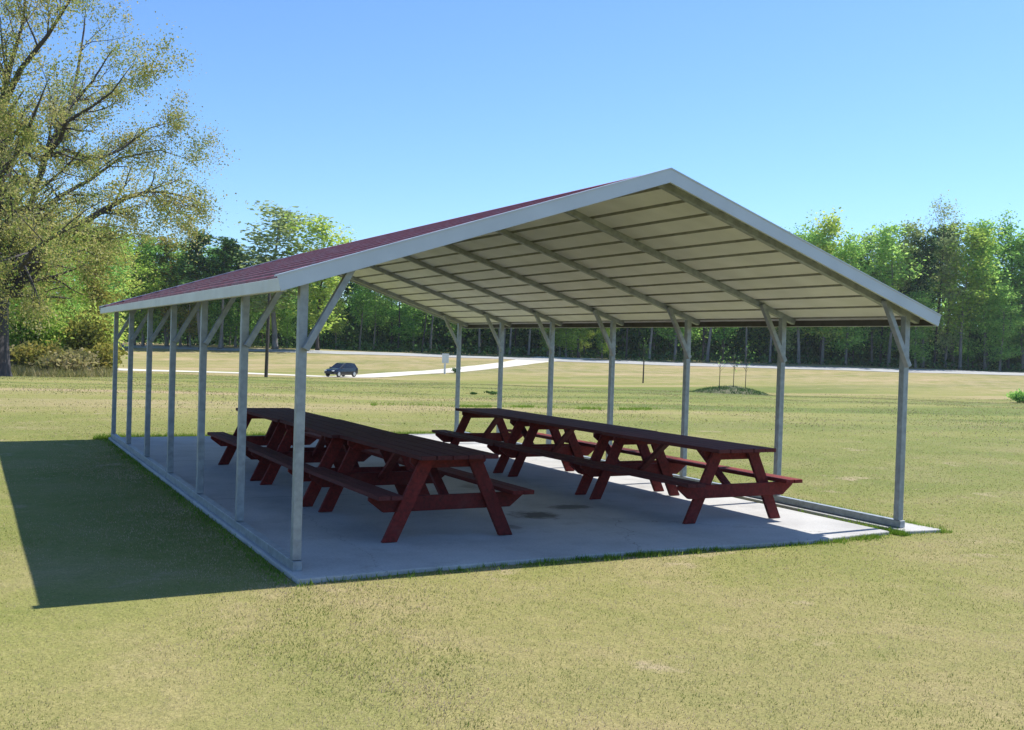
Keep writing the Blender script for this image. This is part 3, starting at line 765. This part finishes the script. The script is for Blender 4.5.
# ------------------------------------------------------------------ shrubs and rough grass
def shrub(name, label, p, rx, h, mat, n, size, seed, cat='shrub', group=None, stems=8):
    r = np.random.default_rng(seed); rnd = random.Random(seed)
    root = empty(name, p); tag(root, label, cat, group)
    mb = MB(); tips = []
    for i in range(stems):
        a = rnd.uniform(0, 6.28); q = Vector((math.cos(a) * rx * rnd.uniform(.2, .8), math.sin(a) * rx * rnd.uniform(.2, .8), h * rnd.uniform(.55, .95)))
        m_ = q * .5 + Vector((0, 0, h * .12)); mb.tube([(0, 0, -.05), m_, q], [.03 * h / 2, .02 * h / 2, .006], 4, cap=False)
        tips += [m_, q, q * .8]
    mb.build('stem', B_dark, root)
    T = np.array([tuple(t) for t in tips]); C = T[r.integers(0, len(T), n)] + r.normal(size=(n, 3)) * np.array([rx * .28, rx * .28, h * .16]); C[:, 2] = np.abs(C[:, 2])
    link('foliage', np_mesh('foliage', leaf_cards(C, np.full(n, size), r), 4, mat), root); return root
SG = 'shrubs at the foot of the trees on the left'
for i, (x_, d_, rx, h, m_, lab) in enumerate((
        (28, 76, 2.2, 5.0, L_green, 'tall bright green shrub just right of the oak trunk'),
        (50, 78, 2.0, 4.6, L_yel, 'yellow green shrub second from the oak trunk'),
        (68, 82, 1.8, 3.8, L_pine, 'small dark evergreen shrub between the lighter ones by the oak'),
        (84, 78, 2.0, 4.4, L_rust, 'olive brown shrub left of the far left shelter post'),
        (14, 82, 2.2, 5.5, L_mid, 'mid green shrub right behind the oak trunk'),
        (102, 84, 2.0, 4.6, L_yel, 'yellowish shrub behind the far left shelter post'),
        (60, 70, 1.9, 1.3, L_dry, 'low spreading shrub in the dry grass below the oak limbs'),
        (38, 72, 1.5, 1.8, L_rust, 'low brownish shrub in the dry grass near the oak trunk'),
        (20, 74, 1.6, 1.7, L_dry, 'low straw coloured shrub beside the oak trunk'),
        (80, 73, 1.8, 1.5, L_dry, 'low straw coloured shrub midway between oak and shelter'),
        (98, 75, 1.6, 1.9, L_rust, 'low olive shrub just left of the far left shelter post'))):
    p = at(x_, d_); shrub('shrub', lab, p, rx, h, m_, 2600, .26, 60 + i, group=SG)
# rough grass bank
r = np.random.default_rng(15); n = 26000; px = -60 + 172 * r.random(n); d = 64 + 22 * r.random(n) ** .8; d += np.clip(px - 60, 0, 60) * .08
x = CAM[0] + d * (F_[0] + R2[0] * (px - 512) / FPX); y = CAM[1] + d * (F_[1] + R2[1] * (px - 512) / FPX)
o = link('tall_grass', np_mesh('tall_grass', blade_verts(x, y, ground_z(x, y), .08, .75, np.full(n, .06), r), 3, L_dry)); tag(o, kind='stuff')
# weeds along the shallow ditch
r = np.random.default_rng(16); n = 7000; t = r.random(n); px = 372 + 290 * t; yy_ = 32 + 4 * t + np.sin(px * .05) * .4 + r.normal(0, .5, n)
x = CAM[0] + yy_ * (F_[0] + R2[0] * (px - 512) / FPX); y = CAM[1] + yy_ * (F_[1] + R2[1] * (px - 512) / FPX)
k = r.random(n) < (.15 + .85 * (np.sin(px * .08 + 1) * np.sin(px * .031) > .15)); x = x[k]; y = y[k]
o = link('ditch_weeds', np_mesh('ditch_weeds', blade_verts(x, y, ground_z(x, y), .02, .10, np.full(len(x), .02), r), 3, L_green)); tag(o, kind='stuff')
for i, (x_, y_) in enumerate(((473, 394.5), (492, 395))):
    p = row(x_, y_); shrub('weed_clump', ['small dark green weed clump in the ditch line, the left one', 'larger dark green weed clump in the ditch line, the right one'][i], p, .22 + .1 * i, .10 + .07 * i, L_pine, 500, .06, 90 + i, 'weed', 'weed clumps in the ditch line', 6)
p = at(1023, 88); shrub('shrub', 'low dark green bush in the open field at the right edge', p, 1.3, .9, L_mid, 1500, .18, 95)

# grassy mound with saplings
pm = at(730, 74)
n_ = 24; mb = MB(); vs = []; fs = []
rm = random.Random(4)
for i in range(n_ + 1):
    for j in range(n_ + 1):
        u = (i / n_ - .5) * 2; v = (j / n_ - .5) * 2; x = pm.x + u * 3.0; y = pm.y + v * 2.6; q = max(0, 1 - u * u - v * v)
        z = gz(x, y) - .05 + .52 * q ** 1.1 * (1 + .25 * math.sin(u * 5 + 1) * math.cos(v * 4)) + (rm.uniform(-.04, .04) if q > 0 else 0)
        vs.append((x, y, z))
for i in range(n_):
    for j in range(n_): a = i * (n_ + 1) + j; fs.append((a, a + 1, a + n_ + 2, a + n_ + 1))
mb.add(vs, fs); M_mound = mat_flat('rough earth and weeds', (.06, .08, .03), (.14, .12, .06), 1.2)
mo = mb.build('mound', M_mound, smooth=True); tag(mo, kind='structure')
r = np.random.default_rng(17); n = 5000; u = (r.random(n) - .5) * 2; v = (r.random(n) - .5) * 2; k = u * u + v * v < 1; u = u[k]; v = v[k]
x = pm.x + u * 3; y = pm.y + v * 2.6; z = ground_z(x, y) - .05 + .52 * (1 - u * u - v * v) ** 1.1
o = link('mound_weeds', np_mesh('mound_weeds', blade_verts(x, y, z, .03, .2, np.full(len(x), .05), r), 3, L_pine)); tag(o, kind='stuff')
def sapling(label, p, h, seed, group, leaf=220, rad=.03):
    rnd = random.Random(seed); r = np.random.default_rng(seed)
    t = empty('sapling', p); tag(t, label, 'sapling', group); mb = MB()
    mb.tube([(0, 0, -.1), (.02, 0, h * .5), (-.03, .02, h)], [rad, rad * .8, .01], 6); tips = []
    for i in range(14):
        z = h * rnd.uniform(.5, 1); a = rnd.uniform(0, 6.28); e = Vector((math.cos(a) * .45, math.sin(a) * .45, z + .45)); mb.tube([(0, 0, z), e], [.012, .004], 3, cap=False); tips += [e, e * .9]
    mb.build('trunk', B_dark, t); T = np.array([tuple(q) for q in tips]); C = T[r.integers(0, len(T), leaf)] + r.normal(size=(leaf, 3)) * .16
    link('crown', np_mesh('crown', leaf_cards(C, np.full(leaf, .1), r), 4, L_mid), t)
for i, (x_, d_, h) in enumerate(((719, 72.2, 2.7), (733, 73.6, 2.9), (745, 74.6, 2.9))):
    p = at(x_, d_); sapling(['leftmost thin sapling on the weedy mound', 'middle thin sapling on the weedy mound', 'rightmost thin sapling on the weedy mound'][i], p, h + .2, 30 + i, 'saplings on the weedy mound', 30, .03)
sapling('young tree with dark trunk standing alone in the field before the road', at(643, 112), 4.2, 40, None, 90, .09)

# ------------------------------------------------------------------ pole, sign, car
p = at(266, 86)
pr = empty('utility_pole', p); tag(pr, 'thin dark brown wooden pole standing in the field left of the car', 'pole')
mb = MB(); mb.tube([(0, 0, -.3), (.05, 0, 4.5), (.12, .02, 9.2)], [.15, .13, .10], 10); mb.build('shaft', B_dark, pr)
mb = MB(); mb.tube([(.12, .02, 9.2), (.12, .02, 9.26)], [.11, .05], 10); mb.build('cap', M_bolt, pr)
p = at(445, 116); M_white = mat_flat('white painted metal', (.7, .7, .7), (.8, .8, .8), 2)
sg = empty('roadside_sign', p, -YAW); tag(sg, 'small white sign panel on a pale post beside the far drive', 'sign')
mb = MB(); mb.box((0, 0, 1.72), (.75, .05, 1.05)); mb.build('panel', M_white, sg, bevel=.01)
mb = MB(); mb.box((-.05, .06, .8), (.22, .06, 1.9)); mb.build('post', M_white, sg, bevel=.005)
p = at(456, 117); shrub('shrub', 'low green bush just right of the small white sign', p, .5, .7, L_pine, 300, .14, 96)

def mat_car():
    m, nt, b = new_mat('dark blue car paint'); b.inputs['Base Color'].default_value = (.004, .009, .022, 1)
    b.inputs['Metallic'].default_value = .2; b.inputs['Roughness'].default_value = .22; b.inputs['Coat Weight'].default_value = .4; b.inputs['Coat Roughness'].default_value = .06; return m
M_car = mat_car()
def plain(name, c, rough, metal=0):
    m, nt, b = new_mat(name); n = noise(nt, 20, 2); r_ = ramp(nt, n.outputs['Fac'], [(.3, tuple(q * .9 for q in c)), (.7, c)]); nt.links.new(r_.outputs['Color'], b.inputs['Base Color'])
    b.inputs['Roughness'].default_value = rough; b.inputs['Metallic'].default_value = metal; return m
M_glass = plain('tinted car glass', (.008, .01, .014), .15); M_rim = plain('alloy rim', (.55, .56, .58), .3, .8); M_lamp = plain('lamp lens', (.75, .77, .8), .12); M_tail = plain('tail lamp', (.35, .01, .01), .2); M_black = plain('black plastic', (.015, .015, .016), .6)
def car():
    p = at(341, 106); root = empty('parked_car', (p.x, p.y, p.z + .05), R(180) - YAW + R(56))
    tag(root, 'dark blue compact hatchback standing on the pale drive across the field', 'car')
    # stations along the length (x forward): x, half width low, half width at belt, z bottom, z belt
    st = [(-2.05, .70, .72, .45, .92), (-1.98, .80, .80, .30, .98), (-1.5, .88, .86, .25, 1.00), (-.6, .89, .87, .22, .98), (.4, .89, .87, .22, .95), (1.1, .88, .85, .24, .92), (1.7, .84, .78, .27, .80), (2.02, .74, .66, .32, .66), (2.10, .62, .58, .38, .55)]
    mb = MB(); vs = []
    for (x, wl, wb, z0, z1) in st:
        zm = (z0 + z1) / 2
        vs += [(x, -wl * .9, z0), (x, -wl, z0 + .12), (x, -wl - .01, zm), (x, -wb, z1 - .04), (x, -wb * .86, z1 + .01), (x, 0, z1 + .04), (x, wb * .86, z1 + .01), (x, wb, z1 - .04), (x, wl + .01, zm), (x, wl, z0 + .12), (x, wl * .9, z0)]
    n = 11; fs = []
    for i in range(len(st) - 1):
        for k in range(n): fs.append((i * n + k, i * n + (k + 1) % n, (i + 1) * n + (k + 1) % n, (i + 1) * n + k))
    fs.append(tuple(range(n))); fs.append(tuple((len(st) - 1) * n + k for k in range(n))[::-1])
    mb.add(vs, fs)
    # cabin
    low = [(-1.95, .74, .97), (.95, .78, .94)]; hi = [(-1.55, .60, 1.47), (-.9, .62, 1.53), (-.1, .62, 1.52), (.25, .60, 1.46)]
    cv = [(-1.95, -.76, .95), (-.9, -.80, .95), (-.1, -.80, .95), (1.10, -.76, .92), (1.10, .76, .92), (-.1, .80, .95), (-.9, .80, .95), (-1.95, .76, .95),
          (-1.62, -.58, 1.46), (-.9, -.62, 1.53), (-.1, -.62, 1.52), (.28, -.58, 1.45), (.28, .58, 1.45), (-.1, .62, 1.52), (-.9, .62, 1.53), (-1.62, .58, 1.46)]
    mb.add(cv, [(0, 1, 9, 8), (1, 2, 10, 9), (2, 3, 11, 10), (3, 4, 12, 11), (4, 5, 13, 12), (5, 6, 14, 13), (6, 7, 15, 14), (7, 0, 8, 15), (8, 9, 14, 15), (9, 10, 13, 14), (10, 11, 12, 13)])
    mb.build('body', M_car, root, bevel=.03, smooth=False)
    def pane(q, push=.006):
        a, b_, c, d = [Vector(v) for v in q]; nrm = (b_ - a).cross(d - a).normalized(); ce = (a + b_ + c + d) / 4
        if nrm.dot(ce - Vector((-.4, 0, 1.1))) < 0: nrm = -nrm
        m2 = MB(); ins = [v.lerp(ce, .10) for v in (a, b_, c, d)]
        m2.add([v + nrm * push for v in ins] + [v - nrm * .01 for v in ins], [(0, 1, 2, 3), (4, 5, 6, 7), (0, 1, 5, 4), (1, 2, 6, 5), (2, 3, 7, 6), (3, 0, 4, 7)]); return m2
    pane([cv[3], cv[4], cv[12], cv[11]]).build('windshield', M_glass, root); pane([cv[7], cv[0], cv[8], cv[15]]).build('rear_window', M_glass, root)
    for q in ((0, 1, 9, 8), (1, 2, 10, 9), (2, 3, 11, 10), (6, 7, 15, 14), (5, 6, 14, 13), (4, 5, 13, 12)): pane([cv[k] for k in q]).build('window', M_glass, root)
    for x in (-1.28, 1.32):
        for s_ in (-1, 1):
            mb = MB(); mb.tube([(x, s_ * .72, .32), (x, s_ * .905, .32)], [.32, .32], 20); w = mb.build('tyre', M_black, root, bevel=.02)
            w.name = 'wheel'
            mb = MB(); mb.tube([(x, s_ * .905, .32), (x, s_ * .92, .32)], [.20, .17], 12); mb.build('rim', M_rim, w)
    for s_ in (-1, 1):
        mb = MB(); mb.box((1.96, s_ * .56, .66), (.22, .26, .12), Matrix.Rotation(-s_ * .0, 3, 'Z')); mb.build('headlight', M_lamp, root, bevel=.02)
        mb = MB(); mb.box((-2.0, s_ * .66, .86), (.10, .18, .24)); mb.build('tail_light', M_tail, root, bevel=.02)
        mb = MB(); mb.box((.85, s_ * .93, 1.0), (.12, .18, .13)); mb.build('mirror', M_car, root, bevel=.03)
    mb = MB(); mb.box((2.09, 0, .42), (.05, .9, .16)); mb.build('grille', M_black, root, bevel=.01)
    root.scale = (.86, .9, .93)
    return root
car()

# ------------------------------------------------------------------ air
hb = MB(); hb.box((0, 0, 0), (1100, 1100, 36)); hm = bpy.data.materials.new('air'); hm.use_nodes = True; hn = hm.node_tree
for q in list(hn.nodes): hn.nodes.remove(q)
ho = hn.nodes.new('ShaderNodeOutputMaterial'); hv = hn.nodes.new('ShaderNodeVolumePrincipled')
hv.inputs['Color'].default_value = (.80, .88, .96, 1); hv.inputs['Density'].default_value = .00016; hv.inputs['Anisotropy'].default_value = .3
hn.links.new(hv.outputs[0], ho.inputs['Volume'])
hz = hb.build('haze', hm); hz.location = (60, 110, 14.5); tag(hz, kind='stuff')

# ------------------------------------------------------------------ light
SUNV = Vector((1.24, .085, 1.79)).normalized()
el = math.asin(SUNV.z); az = math.atan2(SUNV.x, SUNV.y)
sd = bpy.data.lights.new('sun', 'SUN'); sd.energy = 4.8; sd.angle = R(.5); sd.color = (1, .955, .88)
so = bpy.data.objects.new('sun', sd); col.objects.link(so)
so.rotation_euler = (-SUNV).to_track_quat('-Z', 'Y').to_euler(); so.location = (20, 10, 30)
w = bpy.data.worlds.new('World'); scene.world = w; w.use_nodes = True; nt = w.node_tree
bg = nt.nodes['Background']; sk = nt.nodes.new('ShaderNodeTexSky'); sk.sky_type = 'NISHITA'; sk.sun_disc = False
sk.sun_elevation = el; sk.sun_rotation = az; sk.air_density = 1.0; sk.dust_density = .3; sk.ozone_density = 4.0; sk.altitude = 100
tint = mixc(nt, 1.0, sk.outputs[0], (.72, .90, 1.12), 'MULTIPLY')
nt.links.new(tint, bg.inputs[0]); bg.inputs['Strength'].default_value = .115
scene.view_settings.view_transform = 'Standard'; scene.view_settings.look = 'None'; scene.view_settings.gamma = 1
scene.view_settings.exposure = 0.68
scene.render.engine = 'CYCLES'
scene.cycles.max_bounces = 6; scene.cycles.diffuse_bounces = 3; scene.cycles.transparent_max_bounces = 8
scene.cycles.use_denoising = True
